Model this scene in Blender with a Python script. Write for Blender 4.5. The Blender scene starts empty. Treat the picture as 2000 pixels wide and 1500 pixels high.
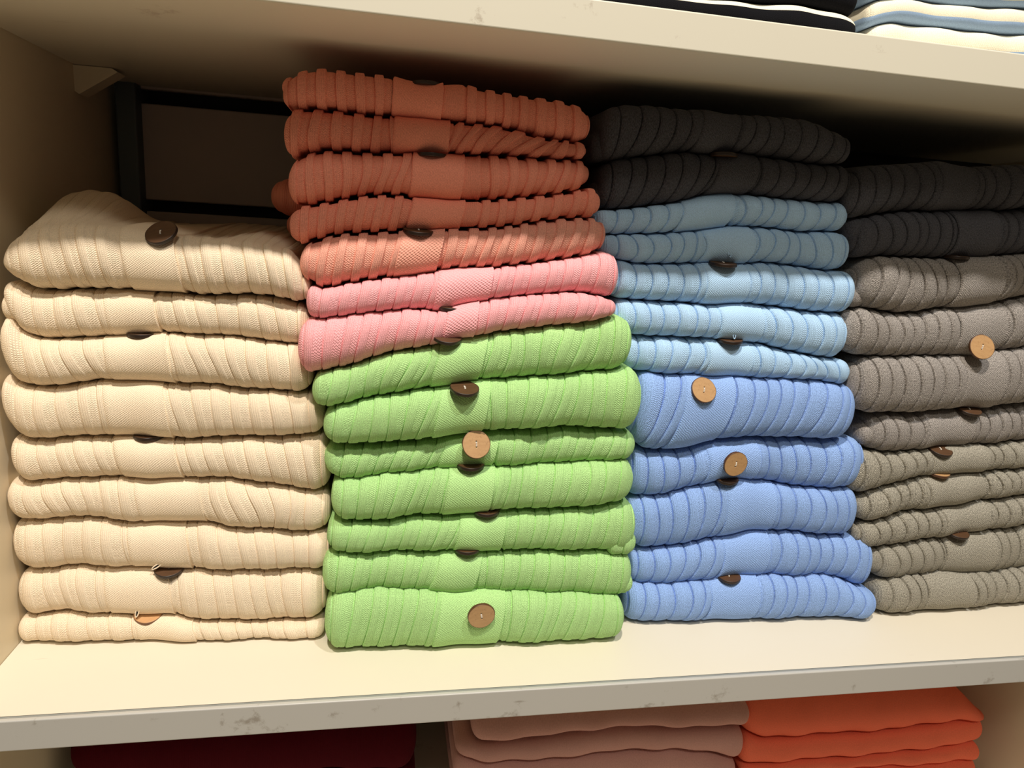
import bpy, bmesh, math, random
import numpy as np
from mathutils import Matrix, Vector

# ------------------------------------------------------------------ camera, world, lights, exposure
SC = bpy.context.scene
S = 1.25                       # metres per fitted unit
A, B_, G_ = -0.19052, -0.22066, -0.06365
def rotm(a, b, c):
    Rz = np.array([[math.cos(a), -math.sin(a), 0], [math.sin(a), math.cos(a), 0], [0, 0, 1]])
    Rx = np.array([[1, 0, 0], [0, math.cos(b), -math.sin(b)], [0, math.sin(b), math.cos(b)]])
    Ry = np.array([[math.cos(c), 0, math.sin(c)], [0, 1, 0], [-math.sin(c), 0, math.cos(c)]])
    return Rz @ Rx @ Ry
RM = rotm(A, B_, G_)
CP = np.array([0.24812, -0.41664, 0.31334]) * S
FPX = 1364.27
H = 0.42 * S                   # clear height of the bay
TS = 0.0205 * S                # shelf board thickness
YB = 0.3334 * S                # back wall
def at(u, v, y=None, z=None, x=None):
    d = RM @ np.array([(u - 1000) / FPX, 1, -(v - 750) / FPX])
    if y is not None: s = (y - CP[1]) / d[1]
    elif z is not None: s = (z - CP[2]) / d[2]
    else: s = (x - CP[0]) / d[0]
    return CP + s * d
cam = bpy.data.cameras.new('camera'); cam.sensor_width = 36; cam.lens = FPX * 36 / 2000; cam.clip_start = 0.01
camo = bpy.data.objects.new('camera', cam); SC.collection.objects.link(camo)
m = Matrix(((RM[0, 0], RM[0, 2], -RM[0, 1], CP[0]), (RM[1, 0], RM[1, 2], -RM[1, 1], CP[1]),
            (RM[2, 0], RM[2, 2], -RM[2, 1], CP[2]), (0, 0, 0, 1)))
camo.matrix_world = m; SC.camera = camo
SC.view_settings.view_transform = 'Standard'; SC.view_settings.look = 'None'
SC.view_settings.gamma = 1; SC.view_settings.use_curve_mapping = False
SC.view_settings.exposure = -0.36
W = bpy.data.worlds.new('shop_ambience'); SC.world = W; W.use_nodes = True
W.node_tree.nodes['Background'].inputs[0].default_value = (1.0, 0.86, 0.68, 1)
W.node_tree.nodes['Background'].inputs[1].default_value = 0.13
def area(name, loc, target, size, power, col, spread=180):
    l = bpy.data.lights.new(name, 'AREA'); l.shape = 'DISK'; l.size = size; l.energy = power; l.color = col
    l.spread = math.radians(spread)
    o = bpy.data.objects.new(name, l); SC.collection.objects.link(o)
    o.location = loc
    o.rotation_euler = (Vector(target) - Vector(loc)).to_track_quat('-Z', 'Y').to_euler()
    return o
area('ceiling_spot', (0.12, -0.98, 2.29), (0.45, 0.1, 0.1), 0.09, 66, (1.0, 0.90, 0.77))
area('ceiling_spot', (1.00, -0.99, 2.31), (0.60, 0.1, 0.1), 0.10, 32, (0.97, 0.96, 0.95))

area('added_fill_light', (0.5, -2.0, 2.4), (0.5, -1.6, 0), 0.5, 26, (1.0, 0.92, 0.78))  # unseen lamp, added so the floor bounces light under the upper shelf

# ------------------------------------------------------------------ materials
def newmat(name):
    mt = bpy.data.materials.new(name); mt.use_nodes = True
    nt = mt.node_tree; return mt, nt, nt.nodes['Principled BSDF'], nt.nodes, nt.links
def math_(nt, op, a, b=None, c=None):
    n = nt.nodes.new('ShaderNodeMath'); n.operation = op
    for i, v in enumerate((a, b, c)):
        if v is None: continue
        if hasattr(v, 'is_linked'): nt.links.new(v, n.inputs[i])
        else: n.inputs[i].default_value = v
    return n.outputs[0]
def lin(c): return tuple(((x / 255) / 12.92 if x / 255 <= .04045 else ((x / 255 + .055) / 1.055) ** 2.4) for x in c) + (1,)
def mixc(nt, f, a, b):
    n = nt.nodes.new('ShaderNodeMix'); n.data_type = 'RGBA'
    if hasattr(f, 'is_linked'): nt.links.new(f, n.inputs[0])
    else: n.inputs[0].default_value = f
    for i, v in ((6, a), (7, b)):
        if hasattr(v, 'is_linked'): nt.links.new(v, n.inputs[i])
        else: n.inputs[i].default_value = v
    return n.outputs[2]
def knit(name, c, heather=0.10, wale=0.00172, row=0.00140, bump=1.0, sheen=0.2, c2=None, seed=1.0, sa=1.0):
    """knitted yarn: V stitches in the raised ribs and the band, zigzag purl rows in the valleys"""
    mt, nt, bs, N, L = newmat(name)
    uv = N.new('ShaderNodeUVMap'); sep = N.new('ShaderNodeSeparateXYZ'); L.new(uv.outputs[0], sep.inputs[0])
    U = math_(nt, 'DIVIDE', sep.outputs[0], wale); V = math_(nt, 'DIVIDE', sep.outputs[1], row)
    at_ = N.new('ShaderNodeAttribute'); at_.attribute_name = 'purl'; P = at_.outputs['Fac']
    nl = N.new('ShaderNodeTexNoise'); nl.inputs['Scale'].default_value = 130; nl.inputs['Detail'].default_value = 1; L.new(uv.outputs[0], nl.inputs['Vector'])
    sn = N.new('ShaderNodeSeparateXYZ'); L.new(nl.outputs['Color'], sn.inputs[0])
    V = math_(nt, 'ADD', V, math_(nt, 'MULTIPLY', sn.outputs[1], 1.5)); Us = math_(nt, 'ADD', U, math_(nt, 'MULTIPLY', sn.outputs[0], 1.2))
    fu = math_(nt, 'FRACT', U); tri = math_(nt, 'ABSOLUTE', math_(nt, 'SUBTRACT', fu, 0.5))       # 0 centre .5 edge
    w = math_(nt, 'SUBTRACT', 1.0, math_(nt, 'POWER', math_(nt, 'MULTIPLY', tri, 2.0), 3.0))      # wale profile
    ph = math_(nt, 'ADD', V, math_(nt, 'MULTIPLY', tri, 1.6))
    vs = math_(nt, 'ADD', math_(nt, 'MULTIPLY', math_(nt, 'SINE', math_(nt, 'MULTIPLY', ph, 6.2832)), 0.5), 0.5)
    hk = math_(nt, 'ADD', math_(nt, 'MULTIPLY', w, 0.6), math_(nt, 'MULTIPLY', vs, 0.4))
    ph2 = math_(nt, 'ADD', math_(nt, 'MULTIPLY', V, 0.9), math_(nt, 'MULTIPLY', math_(nt, 'SINE', math_(nt, 'MULTIPLY', U, 3.1416 * 1.5)), 0.28))
    hp = math_(nt, 'ADD', math_(nt, 'MULTIPLY', math_(nt, 'SINE', math_(nt, 'MULTIPLY', ph2, 6.2832)), 0.36), 0.4)
    hm = math_(nt, 'ADD', math_(nt, 'MULTIPLY', math_(nt, 'MULTIPLY', math_(nt, 'SINE', math_(nt, 'MULTIPLY', Us, 3.1416 * seed)),
               math_(nt, 'SINE', math_(nt, 'MULTIPLY', V, 3.1416 * seed))), 0.5 * sa), 0.5)                    # seed stitch
    at2 = N.new('ShaderNodeAttribute'); at2.attribute_name = 'seed'
    mx = N.new('ShaderNodeMix'); L.new(P, mx.inputs[0]); L.new(hk, mx.inputs[2]); L.new(hp, mx.inputs[3])
    mx2 = N.new('ShaderNodeMix'); L.new(at2.outputs['Fac'], mx2.inputs[0]); L.new(mx.outputs[0], mx2.inputs[2]); L.new(hm, mx2.inputs[3])
    nz = N.new('ShaderNodeTexNoise'); nz.inputs['Scale'].default_value = 1.0; nz.inputs['Detail'].default_value = 2
    mp = N.new('ShaderNodeMapping'); mp.inputs['Scale'].default_value = (1300, 650, 1); L.new(uv.outputs[0], mp.inputs[0]); L.new(mp.outputs[0], nz.inputs['Vector'])
    h = math_(nt, 'ADD', mx2.outputs[0], math_(nt, 'MULTIPLY', nz.outputs['Fac'], 0.35))
    bp = N.new('ShaderNodeBump'); bp.inputs['Distance'].default_value = 0.00050 * bump; bp.inputs['Strength'].default_value = 0.95
    L.new(h, bp.inputs['Height']); L.new(bp.outputs[0], bs.inputs['Normal'])
    cl = lin(c); lo = tuple(x * (1 - heather * 1.6) for x in cl[:3]) + (1,); hi = tuple(min(1, x * (1 + heather)) for x in cl[:3]) + (1,)
    if c2: lo = lin(c2)
    mr = N.new('ShaderNodeMapRange'); mr.inputs[1].default_value = 0.35; mr.inputs[2].default_value = 0.65
    L.new(nz.outputs['Fac'], mr.inputs[0])
    L.new(mixc(nt, mr.outputs[0], lo, hi), bs.inputs['Base Color'])
    bs.inputs['Roughness'].default_value = 0.95; bs.inputs['Specular IOR Level'].default_value = 0.12
    bs.inputs['Sheen Weight'].default_value = sheen; bs.inputs['Sheen Roughness'].default_value = 0.5
    bs.inputs['Sheen Tint'].default_value = hi
    return mt
def paint(name, c, rough=0.45, dirt=0.05, dc=(120, 95, 70), scale=9, spec=0.4, metal=0, lo=.66, hi=.72):
    mt, nt, bs, N, L = newmat(name)
    tc = N.new('ShaderNodeTexCoord'); nz = N.new('ShaderNodeTexNoise'); nz.inputs['Scale'].default_value = scale
    nz.inputs['Detail'].default_value = 9; nz.inputs['Roughness'].default_value = 0.72; L.new(tc.outputs['Object'], nz.inputs['Vector'])
    mr = N.new('ShaderNodeMapRange'); mr.inputs[1].default_value = lo; mr.inputs[2].default_value = hi; L.new(nz.outputs['Fac'], mr.inputs[0])
    # fine stretched scratches
    mp = N.new('ShaderNodeMapping'); mp.inputs['Scale'].default_value = (14, 120, 120); mp.inputs['Rotation'].default_value = (0, 0, 0.5)
    L.new(tc.outputs['Object'], mp.inputs[0]); n2 = N.new('ShaderNodeTexNoise'); n2.inputs['Scale'].default_value = 1; n2.inputs['Detail'].default_value = 4
    L.new(mp.outputs[0], n2.inputs['Vector']); r2 = N.new('ShaderNodeMapRange'); r2.inputs[1].default_value = .72; r2.inputs[2].default_value = .78
    L.new(n2.outputs['Fac'], r2.inputs[0])
    f = math_(nt, 'MULTIPLY', math_(nt, 'MAXIMUM', mr.outputs[0], r2.outputs[0]), dirt)
    L.new(mixc(nt, f, lin(c), lin(dc)), bs.inputs['Base Color'])
    bs.inputs['Roughness'].default_value = rough; bs.inputs['Specular IOR Level'].default_value = spec; bs.inputs['Metallic'].default_value = metal
    bp = N.new('ShaderNodeBump'); bp.inputs['Distance'].default_value = 0.0003; bp.inputs['Strength'].default_value = 0.15
    L.new(nz.outputs['Fac'], bp.inputs['Height']); L.new(bp.outputs[0], bs.inputs['Normal'])
    return mt
def wood(name, ca, cb, rim):
    mt, nt, bs, N, L = newmat(name)
    tc = N.new('ShaderNodeTexCoord'); mp = N.new('ShaderNodeMapping'); mp.inputs['Scale'].default_value = (90, 420, 90)
    L.new(tc.outputs['Object'], mp.inputs[0]); nz = N.new('ShaderNodeTexNoise'); nz.inputs['Scale'].default_value = 1; nz.inputs['Detail'].default_value = 5
    L.new(mp.outputs[0], nz.inputs['Vector'])
    col = mixc(nt, nz.outputs['Fac'], lin(ca), lin(cb))
    v = N.new('ShaderNodeTexVoronoi'); v.feature = 'DISTANCE_TO_EDGE'; v.inputs['Scale'].default_value = 95
    wn = N.new('ShaderNodeTexNoise'); wn.inputs['Scale'].default_value = 140; L.new(tc.outputs['Object'], wn.inputs['Vector'])
    va = N.new('ShaderNodeVectorMath'); va.operation = 'MULTIPLY_ADD'; va.inputs[1].default_value = (.02, .02, .02); L.new(wn.outputs['Color'], va.inputs[0]); L.new(tc.outputs['Object'], va.inputs[2]); L.new(va.outputs[0], v.inputs['Vector'])
    cr = N.new('ShaderNodeMapRange'); cr.inputs[1].default_value = 0.0; cr.inputs[2].default_value = 0.02; cr.inputs[3].default_value = 0.28; cr.inputs[4].default_value = 0
    L.new(v.outputs['Distance'], cr.inputs[0])
    col = mixc(nt, cr.outputs[0], col, lin(rim))
    sx = N.new('ShaderNodeSeparateXYZ'); L.new(tc.outputs['Object'], sx.inputs[0])
    r = math_(nt, 'SQRT', math_(nt, 'ADD', math_(nt, 'MULTIPLY', sx.outputs[0], sx.outputs[0]), math_(nt, 'MULTIPLY', sx.outputs[1], sx.outputs[1])))
    rr = N.new('ShaderNodeMapRange'); rr.inputs[1].default_value = 0.0119; rr.inputs[2].default_value = 0.0126; L.new(r, rr.inputs[0])
    L.new(mixc(nt, rr.outputs[0], col, lin(rim)), bs.inputs['Base Color'])
    bs.inputs['Roughness'].default_value = 0.42
    return mt
M = dict(
    beige=knit('beige_yarn', (240, 221, 194), .06, bump=.85, seed=1.45, sa=.7),
    rust=knit('rust_yarn', (250, 158, 134), .08, sheen=.12, seed=1.3, sa=.5),
    salmon=knit('salmon_yarn', (240, 170, 150), .10),
    pink=knit('pink_yarn', (250, 176, 180), .08),
    green=knit('green_yarn', (178, 220, 146), .12, seed=1.25, sa=.65),
    light_blue=knit('light_blue_yarn', (178, 212, 244), .07, seed=1.5, sa=.6),
    blue=knit('cornflower_blue_yarn', (148, 180, 234), .14, seed=1.25, sa=.7),
    grey=knit('heather_grey_yarn', (154, 148, 143), .30, bump=1.0, seed=1.4, sa=.7),
    darkgrey=knit('charcoal_heather_yarn', (80, 80, 86), .22, bump=1.1, seed=1.4, sa=.7),
    olive=knit('olive_grey_heather_yarn', (158, 153, 140), .30, bump=1.0, seed=1.4, sa=.7),
    coral=knit('coral_yarn', (240, 118, 88), .05, bump=.5), dusty=knit('dusty_pink_yarn', (200, 152, 142), .05, bump=.5),
    maroon=knit('dark_red_yarn', (78, 6, 20), .05, bump=.5), black=knit('black_yarn', (18, 18, 22), .1, bump=.5, sheen=.05),
    cream=knit('cream_yarn', (240, 232, 208), .05, bump=.5), stripe=knit('denim_blue_yarn', (160, 188, 224), .05, bump=.3),
    shelf=paint('cream_laminate', (222, 214, 196), .42, .35, (150, 120, 95), 16, .35),
    strip=paint('grey_white_edging', (186, 184, 178), .38, .55, (110, 95, 75), 26, .5, lo=.60, hi=.68),
    creamstrip=paint('cream_edging', (214, 209, 192), .42, .45, (130, 105, 80), 26, .4, lo=.61, hi=.68),
    groove=paint('grey_joint', (140, 142, 138), .5, .2),
    panel=paint('side_laminate', (226, 212, 184), .5, .1),
    back=paint('back_laminate', (186, 172, 162), .55, .1), dark=paint('dark_slots_and_shade', (36, 32, 30), .7, .05),
    steel=paint('grey_steel', (96, 104, 106), .5, .1, metal=.3), bracket=paint('white_plastic', (226, 212, 184), .4, .05),
    floor=paint('shop_floor', (206, 190, 160), .4, .1),
    tan=wood('tan_coconut_wood', (192, 154, 108), (166, 126, 84), (82, 50, 28)),
    pale=wood('pale_coconut_wood', (208, 162, 112), (190, 142, 96), (110, 72, 44)),
    brown=wood('brown_coconut_wood', (102, 72, 48), (62, 42, 28), (40, 27, 19)),
)
M['thread'] = paint('white_thread', (235, 228, 216), .8, .02)

# ------------------------------------------------------------------ helpers
COL = SC.collection
def mesh_obj(name, verts, faces, mat, parent=None, smooth=True, uv=None, attrs=None, midx=None, mats=None):
    me = bpy.data.meshes.new(name)
    verts = np.asarray(verts, dtype=np.float32); faces = np.asarray(faces, dtype=np.int32)
    me.vertices.add(len(verts)); me.vertices.foreach_set('co', verts.ravel())
    n = faces.shape[1]
    me.loops.add(faces.size); me.loops.foreach_set('vertex_index', faces.ravel())
    me.polygons.add(len(faces)); me.polygons.foreach_set('loop_start', np.arange(0, faces.size, n, dtype=np.int32))
    me.polygons.foreach_set('loop_total', np.full(len(faces), n, dtype=np.int32))
    me.polygons.foreach_set('use_smooth', np.full(len(faces), smooth))
    for mm in (mats or [mat]): me.materials.append(mm)
    if midx is not None: me.polygons.foreach_set('material_index', np.asarray(midx, dtype=np.int32))
    me.update(calc_edges=True)
    if uv is not None:
        l = me.uv_layers.new(name='UVMap'); l.data.foreach_set('uv', np.asarray(uv, dtype=np.float32).ravel())
    for k, v in (attrs or {}).items():
        a = me.attributes.new(k, 'FLOAT', 'POINT'); a.data.foreach_set('value', np.asarray(v, dtype=np.float32))
    me.validate(); o = bpy.data.objects.new(name, me); COL.objects.link(o)
    if parent: o.parent = parent; o.matrix_parent_inverse = Matrix.Translation(-Vector(parent.location)) if not parent.rotation_euler.to_quaternion().angle else parent.matrix_basis.inverted()
    return o
def tag(o, label=None, cat=None, group=None, kind=None):
    for k, v in (('label', label), ('category', cat), ('group', group), ('kind', kind)):
        if v: o[k] = v
    return o
def empty(name, loc):
    o = bpy.data.objects.new(name, None); COL.objects.link(o); o.location = loc; o.empty_display_size = .02; return o
def box(name, a, b, mat, parent=None, bevel=0.0):
    bm = bmesh.new(); bmesh.ops.create_cube(bm, size=1)
    a = Vector(a); b = Vector(b)
    for v in bm.verts: v.co = Vector(((a.x + b.x) / 2 + v.co.x * (b.x - a.x), (a.y + b.y) / 2 + v.co.y * (b.y - a.y), (a.z + b.z) / 2 + v.co.z * (b.z - a.z)))
    if bevel: bmesh.ops.bevel(bm, geom=list(bm.edges), offset=bevel, segments=3, profile=.5, affect='EDGES')
    me = bpy.data.meshes.new(name); bm.to_mesh(me); bm.free(); me.materials.append(mat)
    o = bpy.data.objects.new(name, me); COL.objects.link(o)
    if parent: o.parent = parent; o.matrix_parent_inverse = parent.matrix_basis.inverted()
    return o

# ------------------------------------------------------------------ the shelf unit
X0 = -0.0045; X1 = 0.875 * S + 0.006; ZL = -0.275; X2 = 1.19
wb = tag(box('wall_back', (-.6, YB + .03, -.9), (1.9, YB + .08, 1.9), M['dark']), kind='structure')
tag(box('floor', (-.6, -2.2, -.95), (1.9, YB + .08, -.9), M['floor']), kind='structure')
# back boards with dark slots between
XQ = at(1000, 300, y=YB)[0]
za = at(267, 200, y=YB)[2]; zb = at(278, 389, y=YB)[2]; zc = at(278, 411, y=YB)[2]; zt = at(268, 172, y=YB)[2]
xp = at(266, 200, y=YB)[0] + .002
for (z0, z1) in ((za + (zt - za), H + TS), (zb, za), (zc - (za - zb), zc), (-TS, zc - (za - zb) - (zb - zc))):
    box('panel', (xp, YB, z0), (XQ, YB + .012, z1), M['back'], wb, .002)
box('panel', (XQ + .0005, YB, -TS), (X2, YB + .012, H + TS), M['dark'], wb, .001)  # added dark sheet: closes a bright gap, shade of the back put into colour
box('panel', (X0, YB, -.9), (X2, YB + .012, -TS - .0005), M['dark'], wb, .001)  # back boards continue here; shade below the shelf is put into the dark colour
box('panel', (xp, YB, H + TS + .0005), (X2, YB + .012, 1.2), M['back'], wb, .002)
lp = tag(box('side_panel', (X0 - .022, -.005, -.9), (X0, YB + .03, 1.3), M['panel'], bevel=.001), 'tall cream laminate side panel at the left end of the shelves', 'panel', )
tag(box('side_panel', (X2, -.005, -.9), (X2 + .022, YB + .03, 1.3), M['panel'], bevel=.001), 'unseen tall cream laminate side panel, added at the far right to limit light', 'panel')  # unseen end panel, set here to keep light off the upper shelf's underside
rp = tag(box('side_panel', (X1, .001, ZL + .0004), (X1 + .022, YB - .0006, -TS - .0004), M['panel'], bevel=.001), 'short cream divider panel right of the coral sweaters, below the middle shelf', 'panel')
ux0 = at(224, 200, y=YB - .02)[0]; ux1 = at(265, 200, y=YB - .02)[0]
up = tag(empty('metal_upright', ((ux0 + ux1) / 2, YB, ZL)), 'grey steel upright in the back left corner behind the beige cardigans', 'upright')
box('post', (ux0, YB - .02, -.9), (ux1, YB + .029, 1.2), M['steel'], up, .002)
def shelf_board(ztop, label, strip, raised):
    e = tag(empty('shelf_board', (X0, 0, ztop - TS)), label, 'shelf')
    box('board', (X0 + .0003, .0045, ztop - TS + .0005), (X2 - .0003, YB - .0006, ztop), M['shelf'], e, .0006)
    box('joint', (X0 + .0004, .0025, ztop - TS + .0012), (X2 - .0004, .0055, ztop - .0006 + raised), M['groove'], e)
    box('edge_strip', (X0 - .02, -.0012, ztop - TS - raised), (X2 + .02, .0028, ztop + raised), strip, e, .0011)
    return e
shelf_board(0, 'cream middle shelf board with grey edging carrying the ribbed cardigans', M['strip'], .0006)
shelf_board(H + TS, 'cream upper shelf board above the rust and charcoal cardigans', M['creamstrip'], .0002)
shelf_board(ZL, 'cream lower shelf board below the coral and dusty pink sweaters', M['strip'], .0006)
# small corner bracket
c0 = at(156, 128, z=H - .0005); by = c0[1]
bx = at(218, 137, y=by)[0] - X0; bz = H - at(156, 178, y=by)[2]
e = tag(empty('corner_bracket', (X0, by, H)), 'small white triangular bracket in the upper left corner under the shelf', 'bracket')
t_ = .0035; v = []
for y in (by, by + .003):
    v += [(X0 + .0002, y, H - .0002), (X0 + bx, y, H - .0002), (X0 + .0002, y, H - bz)]
mesh_obj('web', v, [(0, 2, 1, 1), (3, 4, 5, 5), (0, 1, 4, 3), (1, 2, 5, 4), (2, 0, 3, 5)][2:], M['bracket'], e, False)
bm = bmesh.new(); vv = [bm.verts.new(q) for q in v]
bm.faces.new((vv[0], vv[2], vv[1])); bm.faces.new((vv[3], vv[4], vv[5]))
w = [(X0 + bx, H - .0002), (X0 + .0002, H - bz), (X0 + .0002 + .0045, H - bz - .003), (X0 + bx + .006, H - .0035)]
f0 = [bm.verts.new((p[0], by - .001, p[1])) for p in w]; f1 = [bm.verts.new((p[0], by + .022, p[1])) for p in w]
bm.faces.new(f0[::-1]); bm.faces.new(f1)
for i in range(4): bm.faces.new((f0[i], f0[(i + 1) % 4], f1[(i + 1) % 4], f1[i]))
me = bpy.data.meshes.new('flange'); bm.to_mesh(me); bm.free(); me.materials.append(M['bracket'])
o = bpy.data.objects.new('flange', me); COL.objects.link(o); o.parent = e; o.matrix_parent_inverse = e.matrix_basis.inverted()

# ------------------------------------------------------------------ wooden button (holes are real)
def button_mesh():
    cu = bpy.data.curves.new('b', 'CURVE'); cu.dimensions = '2D'; cu.fill_mode = 'BOTH'; cu.extrude = .0010; cu.bevel_depth = .0005; cu.bevel_resolution = 2
    for (r, cx, cy, n, wob) in ((.0123, 0, 0, 36, .00012), (.00125, 0, .0024, 10, 0), (.00125, 0, -.0024, 10, 0)):
        sp = cu.splines.new('POLY'); sp.points.add(n - 1); sp.use_cyclic_u = True
        for i in range(n):
            a = 2 * math.pi * i / n; rr = r + wob * math.sin(3 * a + 1) + wob * math.sin(7 * a)
            sp.points[i].co = (cx + rr * math.cos(a), cy + rr * math.sin(a), 0, 1)
    o = bpy.data.objects.new('b', cu); COL.objects.link(o)
    me = bpy.data.meshes.new_from_object(o.evaluated_get(bpy.context.evaluated_depsgraph_get()))
    bpy.data.objects.remove(o); return me
BM = button_mesh()
BMS = {}
for k in ('tan', 'pale', 'brown'):
    mm = BM.copy(); mm.name = 'button'; mm.materials.clear(); mm.materials.append(M[k]); BMS[k] = mm
def thread_mesh():
    bm = bmesh.new()
    for sx in (-.00035, .00035):
        for i in range(9):
            a = math.pi * i / 8; y = -.0020 * math.cos(a); z = .0010 + .0009 * math.sin(a)
            bmesh.ops.create_icosphere(bm, subdivisions=1, radius=.00036, matrix=Matrix.Translation((sx, y, z)))
    me = bpy.data.meshes.new('thread'); bm.to_mesh(me); bm.free(); me.materials.append(M['thread'])
    for p in me.polygons: p.use_smooth = True
    return me
TM = thread_mesh()
def button(parent, u, v, y, tilt, yaw=0, spin=0, kind='tan', rim=False):
    """tilt: 0 = facing front, 90 = facing up; the disc is centred on the point seen at (u, v) at depth y"""
    P = at(u, v, y=y)
    if rim:      # (u, v) is where the lower rim shows; the rest is tucked back between the folds
        P = P + np.array([0, .0125 * math.sin(math.radians(tilt)), .0125 * math.cos(math.radians(tilt))])
    o = bpy.data.objects.new('button', BMS[kind]); COL.objects.link(o)
    R = Matrix.Rotation(math.radians(yaw), 4, 'Z') @ Matrix.Rotation(math.radians(90 - tilt), 4, 'X') @ Matrix.Rotation(math.radians(spin), 4, 'Z')
    o.parent = parent; o.matrix_parent_inverse = parent.matrix_basis.inverted(); o.matrix_basis = Matrix.Translation(P) @ R
    t = bpy.data.objects.new('thread', TM); COL.objects.link(t); t.parent = o
    return o

# ------------------------------------------------------------------ folded garments
PROF = {'step': [(0, -.30), (.02, -.2), (.04, .78), (.08, .97), (.28, 1.0), (.47, .98), (.505, .85), (.53, .20), (.56, .06), (.75, .10), (.94, .05), (.98, -.1)],
        'soft': [(0, -.75), (.016, -.6), (.035, .55), (.09, .90), (.27, 1.0), (.44, .97), (.50, .88), (.535, .60), (.58, .50), (.75, .56), (.92, .46), (.975, .22)],
        'line': [(0, -1.7), (.028, -1.4), (.045, .35), (.09, .70), (.16, .86), (.28, .98), (.42, 1.0), (.55, .95), (.68, .86), (.80, .78), (.90, .62), (.965, .38), (.978, -1.4)]}
def smooth_(a, sig):
    k = int(max(1, sig * 3)); g = np.exp(-.5 * (np.arange(-k, k + 1) / sig) ** 2); g /= g.sum()
    return np.convolve(np.pad(a, k, mode='edge'), g, 'valid')
def curve_world(pts, yf, off):
    out = []
    for u, v in pts:
        y = yf(at(u, v, y=yf(0.5))[0]); P = at(u, v, y=yf(at(u, v, y=y)[0]) + off); out.append((P[0], P[2]))
    out.sort(); return np.array(out)
def garment(name, mat, top, bot, L, R, yf, prof='step', band=None, plain=None, period=.0160, phase=0., amp=.0017, dy=0., depth=.25,
            slant=0., bow=0., nd=None, seed=0, lump=None, topoff=.008, minz=None, maxz=None, smoothk=False, stripe=None, fan=0.,
            endL=1., endR=1., bslant=0., maxx=None, minx=None, rows=24, spread=None, flat=False):
    """one folded knit: rounded fold to the front, ribs running around the fold, rounded ends; returns its Empty"""
    rnd = np.random.RandomState(seed + 11)
    yfd = lambda x: yf(x) + dy - .007
    tw = curve_world(top, yfd, topoff); bw = curve_world(bot, yfd, .008)
    mid = lambda a: a
    (ul, vl), (ur, vr) = L, R
    xl = at(ul, vl, y=yfd(at(ul, vl, y=yf(.5))[0]) + .012)[0]; xr = at(ur, vr, y=yfd(at(ur, vr, y=yf(.5))[0]) + .012)[0]
    if maxx is not None: xr = min(xr, maxx)
    if minx is not None: xl = max(xl, minx)
    gx = np.linspace(xl - .01, xr + .01, 600); dx = gx[1] - gx[0]
    T = smooth_(np.interp(gx, tw[:, 0], tw[:, 1]), .004 / dx); Bz = smooth_(np.interp(gx, bw[:, 0], bw[:, 1]), .004 / dx)
    if minz is not None: Bz = np.maximum(Bz, minz)
    if flat: Bz = np.full_like(Bz, minz)
    if maxz is not None: T = np.minimum(T, maxz)
    T = np.maximum(T, Bz + .006)
    h_av = float(np.mean(T - Bz))
    # --- columns
    cols = []; hts = []; prl = []
    if smoothk:
        c = np.linspace(xl, xr, 90); cols = list(c); hts = [1.] * 90; prl = [0.] * 90
    else:
        x = xl - period * (phase % 1); k = 0
        while x < xr:
            per = period * (1 + .10 * rnd.randn() * .6)
            for f, hh in PROF[prof]:
                xx = x + f * per
                if xl <= xx <= xr: cols.append(xx); hts.append(hh); prl.append(1. if f > .52 else 0.)
            x += per
    cols = np.array(cols); hts = np.array(hts); prl = np.array(prl)
    if True:                                        # extra columns to round the ends
        wend = np.array([0, .01, .03, .06, .1, .15, .22, .3, .4, .52, .66, .82]) * .02
        ex = np.concatenate([xl + wend, xr - wend]); eh = np.interp(ex, cols, hts); ep = np.interp(ex, cols, prl)
        cols = np.concatenate([cols, ex]); hts = np.concatenate([hts, eh]); prl = np.concatenate([prl, ep])
        o_ = np.argsort(cols, kind='stable'); cols, hts, prl = cols[o_], hts[o_], prl[o_]
        keep = np.concatenate([[True], np.diff(cols) > 2e-5]); cols, hts, prl = cols[keep], hts[keep], prl[keep]
    bx = None
    if band:
        ym = yfd(.5); vm = (vl + vr) / 2
        def xw(u):
            q = at(u, np.interp(u, [p[0] for p in bot], [p[1] for p in bot]) - 30, y=yfd(at(u, vm, y=ym)[0]) + .003); return q[0]
        bx = (xw(band[0]), xw(band[1]))
        s_ = (cols > bx[0]) & (cols < bx[1]); hts[s_] = .25; prl[s_] = 0
        s_ = (cols >= bx[1] - .0002) & (cols < bx[1] + .0016); hts[s_] = np.minimum(hts[s_], -.3)
        if plain:
            s_ = (cols > bx[0]) & (cols < xw(plain)); hts[s_] = np.where(cols[s_] > bx[1], .55, .25); prl[s_] = 0
    # --- rows: angle round the fold, then back along top and bottom
    th = np.linspace(-90, 90, rows) * math.pi / 180
    n_sup = 2.25
    cz = np.sign(np.sin(th)) * np.abs(np.sin(th)) ** (2 / n_sup); cy = 1 - np.abs(np.cos(th)) ** (2 / n_sup)
    nt_ = 9 if not lump else 26
    bk = np.linspace(0, 1, nt_)[1:]
    kind = np.concatenate([np.zeros(3), np.ones(rows), np.full(len(bk), 2)])
    tz = np.concatenate([-np.ones(3), cz, np.ones(len(bk))])
    ty = np.concatenate([[1, .6, .2], cy, bk])
    nr = len(kind)
    X = np.repeat(cols[:, None], nr, 1)
    win = np.clip((X - xl) / .03, 0, 1) * np.clip((xr - X) / .03, 0, 1); win = win * win * (3 - 2 * win)
    tt = tz[None, :]
    wob = sum(rnd.randn() * .0009 * np.sin(X * rnd.uniform(25, 90) + tt * rnd.uniform(-2, 2) + rnd.uniform(0, 6)) for _ in range(4))
    bcx = (bx[0] + bx[1]) / 2 if bx else (xl + xr) / 2
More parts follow.
